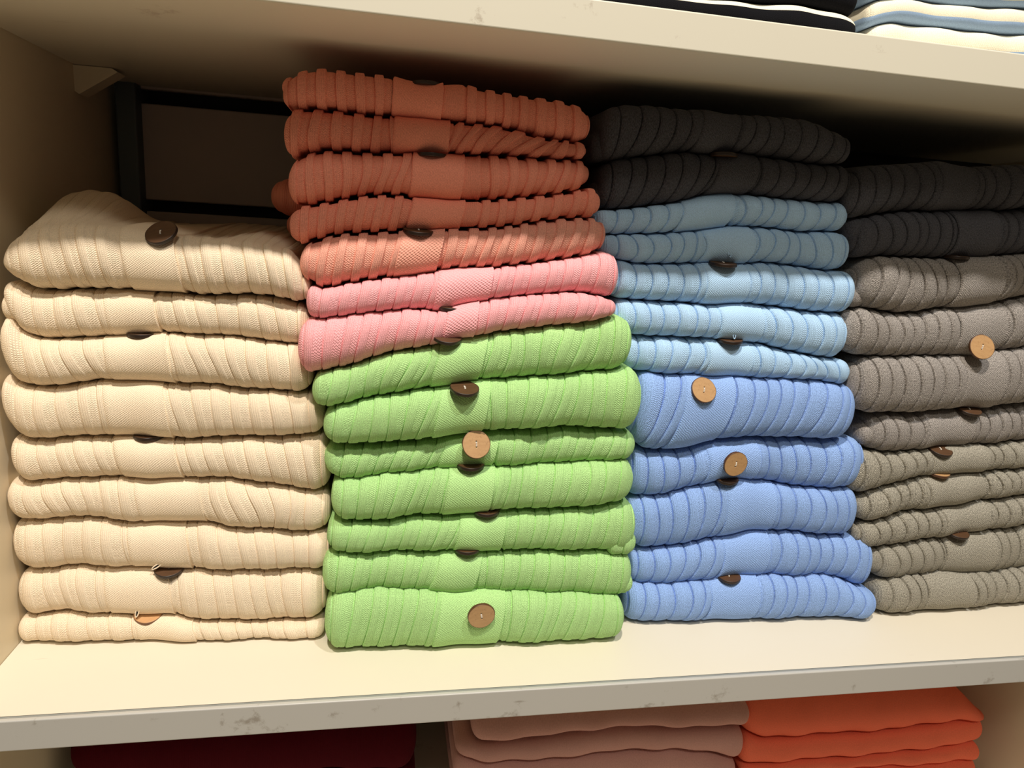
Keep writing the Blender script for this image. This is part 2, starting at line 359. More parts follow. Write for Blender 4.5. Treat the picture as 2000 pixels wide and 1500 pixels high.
    fanw = np.exp(-((X - bcx) / .045) ** 2) * np.sign(X - bcx) * np.clip(np.abs(X - bcx) / .01, 0, 1)
    Xs = X + win * (slant * tt + bow * (1 - tt ** 2) + wob + fan * fanw * tt * -1)
    if spread: Xs = Xs + win * spread[0] * np.exp(-((X - at(spread[1], vl, y=yfd(.5))[0]) / .05) ** 2) * tt
    def shape(Xq, off):
        """surface point for rows at lateral position Xq, moved outward by off"""
        Tz = np.interp(Xq, gx, T); Bq = np.interp(Xq, gx, Bz); hh = Tz - Bq; zm = (Tz + Bq) / 2
        we = (.30 * h_av + .004)
        sl = np.clip(1 - (Xq - xl) / (we * endL), 0, 1); sr = np.clip(1 - (xr - Xq) / (we * endR), 0, 1); s = np.maximum(sl, sr)
        e_ = np.maximum(1 - s ** 2.8, 0) ** (1 / 2.5); rec = we * .9 * (1 - np.sqrt(np.maximum(1 - s * s, 0)))
        e_ = .04 + .96 * e_
        ndq = (nd if nd else np.clip(hh * .55, .010, .021))
        hz = hh / 2 * e_
        ndd = ndq * (0.25 + .75 * e_)
        rum = .0013 * np.sin(Xq * 61 + seed) + .0011 * np.sin(Xq * 133 + seed * 2.3)
        y0 = yfd(Xq) + rec + rum
        yb_ = yf(Xq) + depth
        k = kind[None, :]
        z = zm + hz * tt
        yn = y0 + ndd * ty[None, :]
        yt = (y0 + ndd) + (yb_ - y0 - ndd) * ty[None, :]
        y = np.where(k == 1, yn, yt)
        # outward normal in the section
        ca = np.concatenate([np.zeros(3), np.cos(th), np.zeros(len(bk))])[None, :]; sa = np.concatenate([-np.ones(3), np.sin(th), np.ones(len(bk))])[None, :]
        y = y - ca * off; z = z + sa * off * np.clip(e_ * 1.2, 0, 1)
        if lump is not None:
            z = z + lump(Xq, y, tt, k)
        return Xq, y, z
    ee = np.minimum(np.clip((X - xl) / .004, 0, 1), np.clip((xr - X) / .004, 0, 1))
    off = -amp * (1 - (hts[:, None] * ee + (1 - ee) * .5)) * np.ones_like(X)
    base = empty(name, (float((xl + xr) / 2), float(yf((xl + xr) / 2) + .1), float(Bz.mean())))
    def build(nm, Xa, off, par, purl, sd, cap=True, rsel=None, U=None, matlist=None):
        x, y, z = shape(Xa, off)
        nc, nr_ = x.shape
        sel = np.arange(nr_) if rsel is None else rsel
        x, y, z = x[:, sel], y[:, sel], z[:, sel]; nr2 = len(sel)
        V = np.stack([x, y, z], -1)
        arc = np.concatenate([np.zeros((nc, 1)), np.cumsum(np.sqrt((np.diff(y, axis=1) ** 2 + np.diff(z, axis=1) ** 2)), axis=1)], 1)
        arc = np.repeat(arc[nc // 2][None, :], nc, 0) if not stripe else arc
        i = np.arange(nc * nr2).reshape(nc, nr2)
        q = np.stack([i[:-1, :-1], i[1:, :-1], i[1:, 1:], i[:-1, 1:]], -1).reshape(-1, 4)
        faces = [q]
        if cap:      # back face closes the ring; end caps as quad strips
            faces.append(np.stack([i[:-1, -1], i[1:, -1], i[1:, 0], i[:-1, 0]], -1))
            for ci, fl in ((0, 1), (nc - 1, 0)):
                a = i[ci]; m_ = nr2 // 2
                k1 = a[:m_ - 1]; k2 = a[1:m_]; r = a[::-1]; k3 = r[1:m_]; k4 = r[:m_ - 1]
                f = np.stack([k1, k2, k3, k4], -1); faces.append(f if fl else f[:, ::-1])
        F = np.concatenate(faces)
        Ucol = (cols if U is None else U)
        uvv = np.stack([np.repeat(Ucol[:, None], nr2, 1), arc], -1).reshape(-1, 2)
        midx = None
        if stripe:
            tv = np.repeat(tz[sel][None, :], nc, 0).reshape(-1); tf = tv[F].mean(1)
            kv = np.repeat(kind[sel][None, :], nc, 0).reshape(-1)[F].mean(1)
            midx = ((tf > stripe[1]) & (tf < stripe[2])).astype(int)
        ob = mesh_obj(nm, V.reshape(-1, 3), F, mat, par, True, uvv[F].reshape(-1, 2),
                      {'purl': np.repeat(purl[:, None], nr2, 1).ravel(), 'seed': np.full(nc * nr2, sd)}, midx, [mat, stripe[0]] if stripe else None)
        return ob
    build('knitted_body' if smoothk else 'ribbed_body', Xs, off, base, prl, 0.)
    if band:
        nb = 14
        bc = np.concatenate([[bx[0], bx[0] + .0006], np.linspace(bx[0] + .0014, bx[1] - .0014, nb), [bx[1] - .0006, bx[1] - .0001, bx[1]]])
        bo = np.concatenate([[-.0014, -.0002], np.full(nb, .0006), [.0009, .0006, -.0022]])
        Xb = np.repeat(bc[:, None], nr, 1)
        wobb = sum(rnd.randn() * .0004 * np.sin(tt * rnd.uniform(1, 3) + rnd.uniform(0, 6)) for _ in range(2))
        Xb = Xb + slant * tt * .8 + bow * (1 - tt ** 2) + wobb + bslant * tt
        rs = np.arange(2, nr) if lump is not None else np.arange(2, rows + 3 + 2)
        build('button_band', Xb, np.repeat(bo[:, None], nr, 1), base, np.zeros(len(bc)), 1., cap=False, rsel=rs, U=bc)
    return base

# boundaries traced between neighbouring garments, in photograph pixels, top to bottom
def P(s): return [tuple(map(float, q.split(','))) for q in s.split()]
def lerp_y(xa, ya, xb, yb): return lambda x: ya * S + (yb - ya) * S * (x - xa * S) / ((xb - xa) * S)
ORD = ['topmost', 'second', 'third', 'fourth', 'fifth', 'sixth', 'seventh', 'eighth', 'ninth', 'tenth', 'eleventh']

# --- left stack: nine beige cardigans
yB = lerp_y(0, .085, .21, .0755)
BB = [P('6,505 28,462 85,438 150,432 235,442 320,456 400,462 500,470 570,487 604,530'),
      P('10,541 35,556 70,567 105,569 157,565 210,566 280,570 343,572 385,579 437,577 490,577 542,583 595,598'),
      P('14,609 35,647 70,663 105,665 157,660 210,660 245,658 301,651 350,654 420,655 490,663 542,672 581,676'),
      P('3,721 21,745 42,756 87,758 140,752 192,745 245,745 315,749 367,751 420,754 455,760 507,765 560,766 607,770'),
      P('10,833 35,857 70,861 140,857 192,856 227,854 329,857 371,863 420,857 490,857 560,854 637,850'),
      P('28,933 52,943 87,942 140,938 210,936 262,935 297,938 353,937 395,936 455,940 525,947 577,957 612,963 647,961'),
      P('17,1010 42,1020 87,1020 130,1013 175,1015 210,1018 262,1024 315,1022 367,1022 400,1024 437,1033 490,1036 542,1038 595,1044 642,1041'),
      P('14,1111 35,1117 87,1117 140,1110 192,1110 245,1113 297,1111 332,1117 371,1117 420,1118 490,1118 560,1117 612,1117 647,1111'),
      P('21,1201 42,1208 87,1204 133,1197 175,1202 245,1204 297,1206 336,1206 367,1213 420,1216 472,1216 525,1218 595,1213 640,1208'),
      P('30,1248 42,1257 87,1255 140,1250 192,1246 262,1248 315,1245 378,1244 413,1248 472,1244 525,1244 595,1244 633,1244')]
BS = [((3, 520), (606, 565)), ((8, 590), (605, 622)), ((3, 705), (612, 730)), ((4, 815), (637, 810)), ((24, 905), (648, 915)),
      ((15, 1000), (645, 1005)), ((8, 1080), (650, 1085)), ((17, 1170), (641, 1170)), ((28, 1235), (634, 1230))]
BBND = [(238, 345), (205, 303), (203, 330), (203, 325), (225, 345), (266, 392), (250, 365), (206, 332), (262, 378)]
def hump(Xq, y, tt, k):
    f = (k == 2) * 1.0
    a = .030 * np.exp(-((Xq - .040) / .040) ** 4 - ((y - .205) / .060) ** 2)
    b = .004 * np.sin(Xq * 70) * np.exp(-((y - .17) / .05) ** 2)
    c = .009 * np.clip((y - .13) / .2, 0, 1) * (Xq > -1)
    return f * (a + b * np.clip((Xq - .01) / .03, 0, 1) + c * np.clip((Xq - .10) / .05, 0, 1))
BDY = [-.005, .003, -.001, .0, .002, .001, .0, -.001, -.002]
BSL = [-.004, -.003, -.005, -.004, -.005, -.004, -.003, -.003, -.002]
BTX = [' with a tilted brown wooden button in view', ', its left end creased', '', '', '', '', ', half hidden brown button below', ', light tan button below', ', lying flat on the shelf']
beige = []
for i in range(9):
    o = garment('folded_cardigan', M['beige'], BB[i], BB[i + 1], BS[i][0], BS[i][1], yB, 'soft', BBND[i], period=.0158, phase=.37 * i, amp=.0022 if i == 0 else .0013,
                dy=BDY[i], slant=-BSL[i] * -1, bow=.001, seed=i, minz=.0006, minx=X0 + .0006, lump=hump if i == 0 else None, topoff=.022 if i == 0 else .008,
                nd=.024 if i == 0 else None, flat=i == 8)
    lab = 'beige ribbed cardigan, ' + ('topmost' if i == 0 else 'bottom one' if i == 8 else ORD[i] + ' from the top') + ' of the left stack' + BTX[i]
    tag(o, lab, 'cardigan', 'folded beige cardigans in the left stack'); beige.append(o)

# --- second stack: rust, pink, green
yG = lerp_y(.218, .0593, .44, .0554)
GB = [P('551,166 558,149 583,137 625,131 660,134 712,140 765,145 800,156 852,163 905,159 940,172 992,179 1045,187 1097,194 1132,205 1150,215'),
      P('558,212 590,210 642,212 695,219 744,224 765,222 800,230 852,232 880,235 922,240 971,243 985,247 1027,259 1062,270 1097,273 1132,278'),
      P('565,313 590,300 625,292 677,293 730,297 782,298 817,294 870,299 898,301 940,300 992,303 1045,308 1097,311 1140,312'),
      P('583,403 625,397 677,387 730,380 782,380 817,387 870,390 922,392 975,389 1027,385 1080,380 1132,370 1150,366'),
      P('586,480 607,471 660,457 712,455 765,452 800,450 852,446 905,446 957,445 1010,440 1045,432 1097,427 1150,425'),
      P('604,552 632,569 660,558 712,550 765,543 817,537 863,530 905,525 957,525 1010,518 1045,516 1097,508 1150,499 1178,492'),
      P('605,627 630,622 682,617 735,610 787,606 822,606 857,610 892,599 927,592 962,584 1015,580 1067,575 1120,571 1172,578 1190,585'),
      P('609,731 630,727 682,717 717,704 770,690 822,680 857,673 892,662 910,658 931,659 962,652 1015,645 1067,638 1120,633 1172,624 1197,619'),
      P('630,799 665,792 717,781 770,771 822,762 875,755 910,747 948,746 997,741 1050,738 1102,734 1155,729 1207,725 1225,720'),
      P('640,871 682,874 735,869 805,865 857,858 910,851 952,846 997,844 1050,841 1120,837 1172,841 1225,843'),
      P('638,925 663,940 705,936 757,926 810,921 862,917 915,915 967,914 1020,912 1090,908 1142,905 1195,900 1223,898'),
      P('652,1020 705,1022 757,1019 810,1012 880,1010 932,1006 964,1000 1002,1001 1055,999 1107,998 1160,992 1212,985'),
      P('645,1080 687,1082 740,1080 792,1080 845,1082 897,1078 950,1080 981,1082 1020,1078 1072,1080 1125,1078 1177,1080 1223,1080'),
      P('649,1167 687,1160 740,1155 792,1157 845,1160 897,1162 925,1163 950,1159 1002,1162 1055,1162 1107,1162 1160,1167 1195,1171'),
      P('633,1255 652,1267 687,1272 740,1271 810,1265 862,1260 915,1255 981,1248 1037,1244 1090,1248 1160,1248 1212,1246')]
GS = [((552, 172), (1151, 245)), ((555, 250), (1143, 297)), ((563, 350), (1152, 338)), ((566, 450), (1171, 392)), ((585, 510), (1182, 460)),
      ((598, 615), (1206, 540)), ((582, 695), (1203, 603)), ((609, 768), (1234, 675)), ((631, 835), (1251, 785)), ((633, 900), (1239, 870)),
      ((646, 985), (1236, 950)), ((638, 1052), (1240, 1045)), ((629, 1130), (1232, 1135)), ((633, 1235), (1220, 1210))]
GBND = [(766, 864), (768, 878), (802, 905), (800, 905), (775, 862), (850, 960), (868, 932), (850, 946), (852, 951), (862, 968), (870, 961), (892, 984), (846, 932), (852, 981)]
GPL = [905, None, 938, 934] + [None] * 10
GMAT = ['rust'] * 4 + ['salmon', 'pink', 'pink'] + ['green'] * 7
GDY = [.020, .022, .018, .019, .013, .008, .001, .001, -.002, .009, .001, .003, .002, -.009]
GSL = [.0, .0, -.002, -.002, -.004, -.003, -.003, -.005, -.004, -.004, -.004, -.004, -.003, -.004]
GLAB = ['rust red ribbed cardigan, topmost of the second stack, almost touching the upper shelf',
        'rust red ribbed cardigan with twisted slanting ribs, second from top of its stack',
        'rust red ribbed cardigan with the straightest band, third from top of its stack',
        'lowest rust red ribbed cardigan, lying on the salmon one',
        'salmon pink ribbed cardigan half in shade below the rust red ones',
        'bright pink ribbed cardigan directly under the salmon one',
        'bright pink ribbed cardigan drooping at its left, on top of the green ones',
        'topmost green ribbed cardigan, directly under the pink ones',
        'second green ribbed cardigan from the top with a tilted dark brown button above it',
        'thin recessed green ribbed cardigan with a round tan button under its shaded fold',
        'fourth green ribbed cardigan from the top of its stack',
        'fifth green ribbed cardigan from the top of its stack',
        'sixth green ribbed cardigan from the top, lying on the bottom one',
        'bottom green ribbed cardigan with a round tan button, standing forward on the shelf']
green = []
for i in range(14):
    st = 'step' if i < 5 else 'soft'
    o = garment('folded_cardigan', M[GMAT[i]], GB[i], GB[i + 1], GS[i][0], GS[i][1], yG, st, GBND[i], GPL[i], period=.0152 if i < 5 else .0150, phase=.41 * i + .2,
                amp=.0024 if i < 5 else .0016, dy=GDY[i], slant=-GSL[i], bow=0, seed=20 + i, minz=.0006, maxz=H - .0015, fan=.004 if i >= 7 else 0,
                spread=(.010, 1000) if i == 1 else None, bslant=.004 if i == 12 else 0, flat=i == 13)
    tag(o, GLAB[i], 'cardigan', 'folded %s cardigans in the second stack' % {'rust': 'rust red', 'salmon': 'pink', 'pink': 'pink', 'green': 'green'}[GMAT[i]])
    green.append(o)

# --- third stack: charcoal, light blue, cornflower blue
yU = lerp_y(.475, .078, .663, .0705)
UB = [P('1163,223 1187,206 1222,201 1275,202 1327,208 1380,213 1432,223 1485,222 1537,225 1590,234 1625,251 1646,265'),
      P('1156,318 1205,311 1240,306 1292,300 1345,295 1397,300 1450,297 1502,306 1555,314 1607,321 1650,321'),
      P('1173,411 1205,409 1257,404 1310,397 1345,390 1380,381 1415,376 1450,379 1502,384 1555,390 1607,394 1642,395'),
      P('1163,444 1180,458 1222,458 1275,456 1327,453 1380,447 1429,443 1478,442 1520,447 1572,453 1607,451 1639,453'),
      P('1194,503 1240,514 1292,516 1345,514 1397,514 1450,516 1502,512 1555,519 1607,528 1650,530'),
      P('1201,582 1240,587 1292,589 1345,594 1397,596 1450,593 1502,598 1555,605 1590,610 1632,612'),
      P('1223,652 1272,659 1325,659 1377,661 1402,663 1447,668 1482,671 1535,685 1587,696 1640,703'),
      P('1234,724 1290,733 1342,734 1395,737 1447,738 1482,741 1535,741 1587,741 1640,752'),
      P('1241,871 1272,883 1325,880 1360,874 1412,862 1465,857 1517,857 1570,860 1622,862 1668,860'),
      P('1230,973 1290,970 1342,959 1395,943 1447,936 1482,940 1535,950 1587,956 1622,957 1647,954'),
      P('1234,1069 1272,1075 1307,1073 1360,1062 1412,1050 1465,1041 1500,1040 1552,1041 1605,1047 1657,1052'),
      P('1227,1145 1290,1145 1342,1141 1395,1134 1447,1129 1500,1127 1552,1129 1605,1127 1640,1132 1668,1146 1692,1157'),
      P('1220,1215 1272,1212 1325,1208 1395,1202 1465,1202 1517,1204 1570,1204 1622,1202 1675,1204 1706,1199')]
US = [((1172, 270), (1658, 290)), ((1170, 360), (1661, 365)), ((1157, 430), (1650, 418)), ((1170, 480), (1654, 490)), ((1185, 545), (1669, 550)),
      ((1190, 615), (1653, 665)), ((1210, 690), (1656, 728)), ((1225, 800), (1673, 805)), ((1222, 925), (1688, 905)), ((1220, 1020), (1675, 1005)),
      ((1224, 1105), (1698, 1115)), ((1216, 1185), (1709, 1188))]
UBND = [(1362, 1436), (1392, 1472), (1326, 1428), (1372, 1464), (1372, 1455), (1402, 1488), (1375, 1462), (1318, 1418), (1376, 1474), (1408, 1508), (1405, 1495), (1384, 1478)]
UMAT = ['darkgrey'] * 2 + ['light_blue'] * 5 + ['blue'] * 5
UDY = [.0, .001, .004, .003, .0, .0, .002, -.004, .004, .001, .0, -.008]
ULAB = ['dark charcoal ribbed cardigan close under the upper shelf, topmost of the third stack',
        'dark charcoal ribbed cardigan lying on the shaded light blue ones',
        'light blue ribbed cardigan in full shade with a raised band, under the charcoal ones',
        'light blue ribbed cardigan in full shade with a torn buttonhole',
        'light blue ribbed cardigan crossed by the shadow edge, third of the light blue ones',
        'light blue ribbed cardigan with a loose white thread at its lower buttonhole',
        'lowest light blue ribbed cardigan, lying on the cornflower blue ones',
        'thick cornflower blue ribbed cardigan with fanned ribs and a tan button at its upper left',
        'cornflower blue ribbed cardigan with a round tan button in the middle of its front',
        'third cornflower blue ribbed cardigan from the top of its colour',
        'fourth cornflower blue ribbed cardigan, its right end drooping',
        'bottom cornflower blue ribbed cardigan, lying on the shelf']
blue = []
for i in range(12):
    pr = 'line'
    o = garment('folded_cardigan', M[UMAT[i]], UB[i], UB[i + 1], US[i][0], US[i][1], yU, pr, UBND[i], period=.0152, phase=.33 * i + .1,
                amp=.0024, dy=UDY[i], slant=[.003, .004, .002, .0, -.001, -.001, .0, .008, .0, .0, .003, .003][i], bow=.003, seed=50 + i, minz=.0006, maxz=H - .0015,
                fan=.006 if i == 7 else .002, flat=i == 11)
    tag(o, ULAB[i], 'cardigan', 'folded %s cardigans in the third stack' % {'darkgrey': 'charcoal', 'light_blue': 'light blue', 'blue': 'cornflower blue'}[UMAT[i]])
    blue.append(o)

# --- right stack: charcoal to heather grey
yC = lerp_y(.70, .0745, .85, .082)
CB = [P('1662,328 1700,322 1737,320 1775,318 1812,316 1850,314 1875,320 1900,325 1950,322 2000,320 2080,322'),
      P('1650,435 1687,425 1725,417 1775,412 1825,411 1875,410 1925,411 1962,412 2000,408 2080,404'),
      P('1662,512 1687,505 1725,501 1775,502 1825,505 1875,505 1925,501 1962,500 2000,496 2080,488'),
      P('1650,595 1687,600 1725,607 1762,614 1800,611 1850,602 1887,601 1925,597 1962,590 2000,582 2080,572'),
      P('1650,695 1687,696 1725,699 1775,699 1825,697 1875,696 1900,698 1937,692 1962,687 2000,682 2080,672'),
      P('1670,807 1700,811 1750,810 1800,809 1850,804 1887,799 1925,800 1962,795 2000,791 2080,782'),
      P('1687,882 1725,884 1762,885 1800,881 1837,876 1875,872 1900,870 1937,871 1975,866 2000,865 2080,856'),
      P('1655,970 1675,967 1700,960 1737,950 1775,937 1812,932 1850,927 1887,925 1925,922 1962,920 2000,916 2080,905'),
      P('1670,1020 1687,1024 1712,1019 1750,1007 1787,1000 1825,994 1862,990 1900,982 1925,980 1962,975 2000,967 2080,955'),
      P('1670,1070 1700,1072 1737,1071 1775,1060 1812,1055 1850,1050 1887,1045 1912,1040 1950,1037 2000,1030 2080,1018'),
      P('1697,1125 1725,1132 1750,1134 1787,1125 1825,1124 1862,1122 1900,1124 1925,1120 1962,1120 2000,1114 2080,1104'),
      P('1712,1195 1737,1196 1775,1191 1812,1185 1850,1184 1887,1181 1925,1180 1962,1175 2000,1172 2080,1164')]
CSL = [(1650, 380), (1658, 470), (1668, 556), (1644, 650), (1664, 750), (1684, 850), (1652, 940), (1672, 990), (1666, 1050), (1690, 1095), (1712, 1155)]
CBND = [(1825, 1898), (1862, 1942), (1866, 1952), (1866, 1958), (1876, 1952), (1806, 1894), (1820, 1925), (1810, 1922), (1842, 1928), (1846, 1938), (1812, 1902)]
CMAT = ['darkgrey', 'darkgrey', 'grey', 'grey', 'grey', 'grey', 'olive', 'olive', 'olive', 'olive', 'olive']
CDY = [.003, .003, .0, .002, -.003, .006, .004, .003, .002, .0, -.008]
CLAB = ['topmost charcoal ribbed cardigan of the right stack, in deep shade',
        'second charcoal ribbed cardigan of the right stack, in deep shade',
        'heather grey ribbed cardigan crossed by the shadow edge, its left end curled',
        'heather grey ribbed cardigan with a tilted pale wooden button in full view',
        'thickest heather grey ribbed cardigan, fifth of the right stack',
        'heather grey ribbed cardigan shaded by the thickest one, sixth of the right stack',
        'olive grey ribbed cardigan below a dark brown button, seventh of the right stack',
        'olive grey ribbed cardigan, eighth from top of the right stack',
        'olive grey ribbed cardigan, brown button beneath its band, ninth of the right stack',
        'olive grey ribbed cardigan, last but one of the right stack',
        'bottom olive grey ribbed cardigan of the right stack, on the shelf']
grey = []
for i in range(11):
    o = garment('folded_cardigan', M[CMAT[i]], CB[i], CB[i + 1], CSL[i], (2240, CB[i][-1][1] + 30), yC, 'line', CBND[i], period=.0150, phase=.29 * i + .3,
                amp=.0029, dy=CDY[i], slant=-.002, bow=.004, seed=80 + i, minz=.0006, maxz=H - .0015, maxx=X2 - .035, endL=1.6, flat=i == 10)
    tag(o, CLAB[i], 'cardigan', 'folded grey cardigans in the right stack'); grey.append(o)

# ------------------------------------------------------------------ inner layers showing at some of the rounded ends
def inner(par, mat, prof, left, u, v, hpx, wpx, yf, dy, sd, per=.0150, lean=0):
    """a folded-in layer that shows beside the outer one; (u, v) = its outermost point in the photograph"""
    du = wpx if left else -wpx
    xs = sorted((u, u + du)); vr = lambda x: v + lean * (x - u)
    tp = [(x, vr(x) - hpx / 2) for x in xs]; bt = [(x, vr(x) + hpx / 2) for x in xs]
    g = garment('inner_fold', mat, tp, bt, (xs[0], vr(xs[0])), (xs[1], vr(xs[1])), yf, prof, dy=dy, period=per, amp=.0018, seed=sd, minz=.0006, maxz=H - .002, rows=16, depth=.16, minx=X0 + .001)
    c = g.children[0]; c.name = 'inner_fold'; c.parent = par; c.matrix_parent_inverse = par.matrix_basis.inverted(); bpy.data.objects.remove(g)
for k, (u, v, h, w) in {1: (1648, 455, 62, 80), 2: (1650, 578, 46, 80), 3: (1634, 640, 52, 70), 4: (1650, 765, 60, 70), 5: (1672, 850, 40, 60), 7: (1662, 985, 34, 60), 9: (1676, 1090, 30, 70), 10: (1698, 1162, 34, 60)}.items():
    inner(grey[k], M[CMAT[k]], 'line', True, u, v, h, w, yC, .010, 200 + k)
inner(blue[0], M['darkgrey'], 'line', True, 1150, 285, 62, 90, yU, .012, 220); inner(blue[1], M['darkgrey'], 'line', True, 1153, 380, 56, 90, yU, .012, 221)
inner(blue[4], M['light_blue'], 'line', False, 1660, 575, 44, 70, yU, .010, 223)
inner(beige[1], M['beige'], 'soft', True, 7, 600, 60, 70, yB, .008, 224)
inner(green[11], M['green'], 'soft', False, 1241, 1062, 44, 60, yG, .007, 225); inner(green[12], M['green'], 'soft', False, 1233, 1140, 40, 60, yG, .007, 226)
inner(green[0], M['rust'], 'step', True, 552, 170, 40, 70, yG, .034, 227)

# ------------------------------------------------------------------ buttons
yb = yB(.12) - .007; yg = yG(.4); yu = yU(.7); yc = yC(.95)
button(beige[0], 315, 455, yb + .003, 46, -20, 20, 'brown')
for par, u, v, t, dy_, k, yaw in ((beige[1], 270, 657, 89, .006, 'brown', 0), (beige[3], 283, 859, 87, .005, 'brown', 0), (beige[6], 323, 1128, 74, .000, 'brown', 6),
        (beige[7], 283, 1219, 66, .001, 'pale', 8), (green[0], 835, 160, 93, .006, 'brown', 0), (green[1], 845, 301, 90, .003, 'brown', 0),
        (green[3], 818, 457, 80, -.003, 'brown', 12), (green[5], 884, 606, 86, .001, 'brown', 12), (green[6], 875, 672, 72, -.002, 'brown', 12),
        (green[7], 910, 773, 74, -.008, 'brown', 10), (green[9], 922, 918, 86, .004, 'brown', 0), (green[10], 953, 1008, 86, .004, 'brown', 0),
        (green[11], 915, 1082, 88, .003, 'brown', 0), (blue[0], 1425, 300, 93, .001, 'brown', 0), (blue[3], 1424, 520, 84, -.003, 'brown', 0),
        (blue[5], 1436, 671, 82, .0, 'brown', -6), (blue[8], 1428, 946, 82, .003, 'brown', 0), (blue[10], 1433, 1139, 84, -.004, 'brown', 0),
        (grey[1], 1884, 504, 88, -.002, 'brown', 0), (grey[4], 1908, 812, 74, -.002, 'brown', 0), (grey[5], 1850, 892, 70, -.002, 'brown', 0),
        (grey[6], 1846, 933, 78, .0, 'tan', 0), (grey[8], 1884, 1053, 78, -.003, 'brown', 0)):
    yy = {id(q): f(.12 if f is yB else .5 if f is yG else .7 if f is yU else .97) for lst, f in ((beige, yB), (green, yG), (blue, yU), (grey, yC)) for q in lst}[id(par)]
    button(par, u, v, yy - .007 + dy_ + (.018 if par in green[:4] else .008 if par is green[5] else 0), t, yaw, 0, k, True)
button(green[9], 930, 868, yg - .004, 24, 4, 0, 'tan')
button(green[13], 940, 1202, yg - .0205, -6, 4, 12, 'tan')
button(blue[7], 1374, 762, yu - .005, 30, 4, -15, 'tan')
button(blue[8], 1436, 906, yu - .0075, -4, 4, -8, 'tan')
button(grey[3], 1917, 678, yc - .0125, 20, -10, -20, 'tan')

# ------------------------------------------------------------------ buttonholes pulled open above a button
def buttonhole(par, u, v, y, ang, mat):
    P = at(u, v, y=y); o_ = []
    bm = bmesh.new(); n = 20; k = 6; ring = []
    for a in range(n):
        t = 2 * math.pi * a / n; cx, cz = .0048 * math.cos(t), .0013 * math.sin(t)
        ring.append([bm.verts.new((cx * (1 + .0006 / .0048 * math.cos(q)), -.0006 * math.sin(q), cz + .0006 * math.cos(q) * math.sin(t))) for q in [2 * math.pi * b / k for b in range(k)]])
    for a in range(n):
        for b in range(k): bm.faces.new((ring[a][b], ring[(a + 1) % n][b], ring[(a + 1) % n][(b + 1) % k], ring[a][(b + 1) % k]))
    c = bm.verts.new((0, .0006, 0))
    for a in range(n):
        f = bm.faces.new((ring[a][k // 2], ring[(a + 1) % n][k // 2], c)); f.material_index = 1
    me = bpy.data.meshes.new('buttonhole'); bm.to_mesh(me); bm.free(); me.materials.append(mat); me.materials.append(M['dark'])
    o = bpy.data.objects.new('buttonhole', me); COL.objects.link(o); o.parent = par; o.matrix_parent_inverse = par.matrix_basis.inverted()
    o.matrix_basis = Matrix.Translation(P) @ Matrix.Rotation(math.radians(ang), 4, 'Y')
buttonhole(beige[6], 306, 1106, yb + .0030, -35, M['beige']); buttonhole(beige[7], 268, 1196, yb + .0025, -75, M['beige'])
buttonhole(blue[3], 1424, 492, yu - .0010, 70, M['light_blue']); buttonhole(blue[5], 1434, 652, yu - .0030, 80, M['light_blue'])
buttonhole(grey[3], 1906, 650, yc - .0040, 60, M['grey'])

# ------------------------------------------------------------------ rolled sleeve peeping out behind the rust pile
def rolled(name, mat, parent, c, r, seed):
    nu, nv = 60, 60; V = []
    for i in range(nu):
        for j in range(nv):
            a = 2 * math.pi * i / nu; b = math.pi * (j + .5) / nv
            k = 1 + .05 * abs(math.sin(b * 9)) + .05 * math.sin(2 * a + seed)
            V.append((c[0] + r[0] * math.cos(b) * 1.0, c[1] + r[1] * math.sin(b) ** .6 * math.cos(a) * k, c[2] + r[2] * math.sin(b) ** .6 * math.sin(a) * k))
    F = [(i * nv + j, ((i + 1) % nu) * nv + j, ((i + 1) % nu) * nv + j + 1, i * nv + j + 1) for i in range(nu) for j in range(nv - 1)]
    uv = np.array([[(v[0], 0.0) for v in [V[q] for q in f]] for f in F]).reshape(-1, 2)
    return mesh_obj(name, V, F, mat, parent, True, uv, {'purl': np.zeros(len(V)), 'seed': np.zeros(len(V))})
q = at(558, 385, y=.25); rolled('sleeve', M['rust'], green[2], (q[0] + .028, .25, q[2]), (.040, .05, .021), 1)
q = at(574, 440, y=.23); rolled('sleeve', M['rust'], green[3], (q[0] + .03, .23, q[2]), (.035, .05, .016), 2)

# ------------------------------------------------------------------ garments on the shelf below
def straight(pts, y): return pts
yN = lambda x: .105 + 0 * x
NB = [P('920,1395 1040,1392 1220,1385 1454,1372'),
      P('920,1440 938,1449 1040,1443 1130,1425 1220,1416 1340,1419 1454,1419'),
      P('890,1472 950,1485 1040,1485 1130,1476 1220,1467 1310,1461 1370,1470 1436,1482'),
      P('885,1525 950,1530 1040,1532 1130,1528 1220,1522 1310,1520 1433,1524'),
      P('885,1575 1040,1575 1220,1570 1433,1565')]
NS = [((920, 1420), (1458, 1400)), ((888, 1465), (1446, 1455)), ((884, 1505), (1434, 1500)), ((884, 1550), (1434, 1545))]
NL = ['dusty pink plain knit sweater close under the middle shelf, topmost of its stack', 'second dusty pink plain knit sweater from the top of its stack',
      'third dusty pink plain knit sweater from the top of its stack', 'dusty pink plain knit sweater at the bottom frame edge, lowest of its stack']
for i in range(4):
    zlo = ZL + .0006 if i == 3 else None
    o = garment('folded_sweater', M['dusty'], NB[i], NB[i + 1], NS[i][0], NS[i][1], yN, band=None, smoothk=True, seed=110 + i, maxz=-TS - .0012, minz=ZL + .0006, dy=[-.004, 0, .002, 0][i], rows=18)
    if i < 3 or True: tag(o, NL[i], 'sweater', 'dusty pink sweaters on the shelf below')
yM = lambda x: .105 + 0 * x
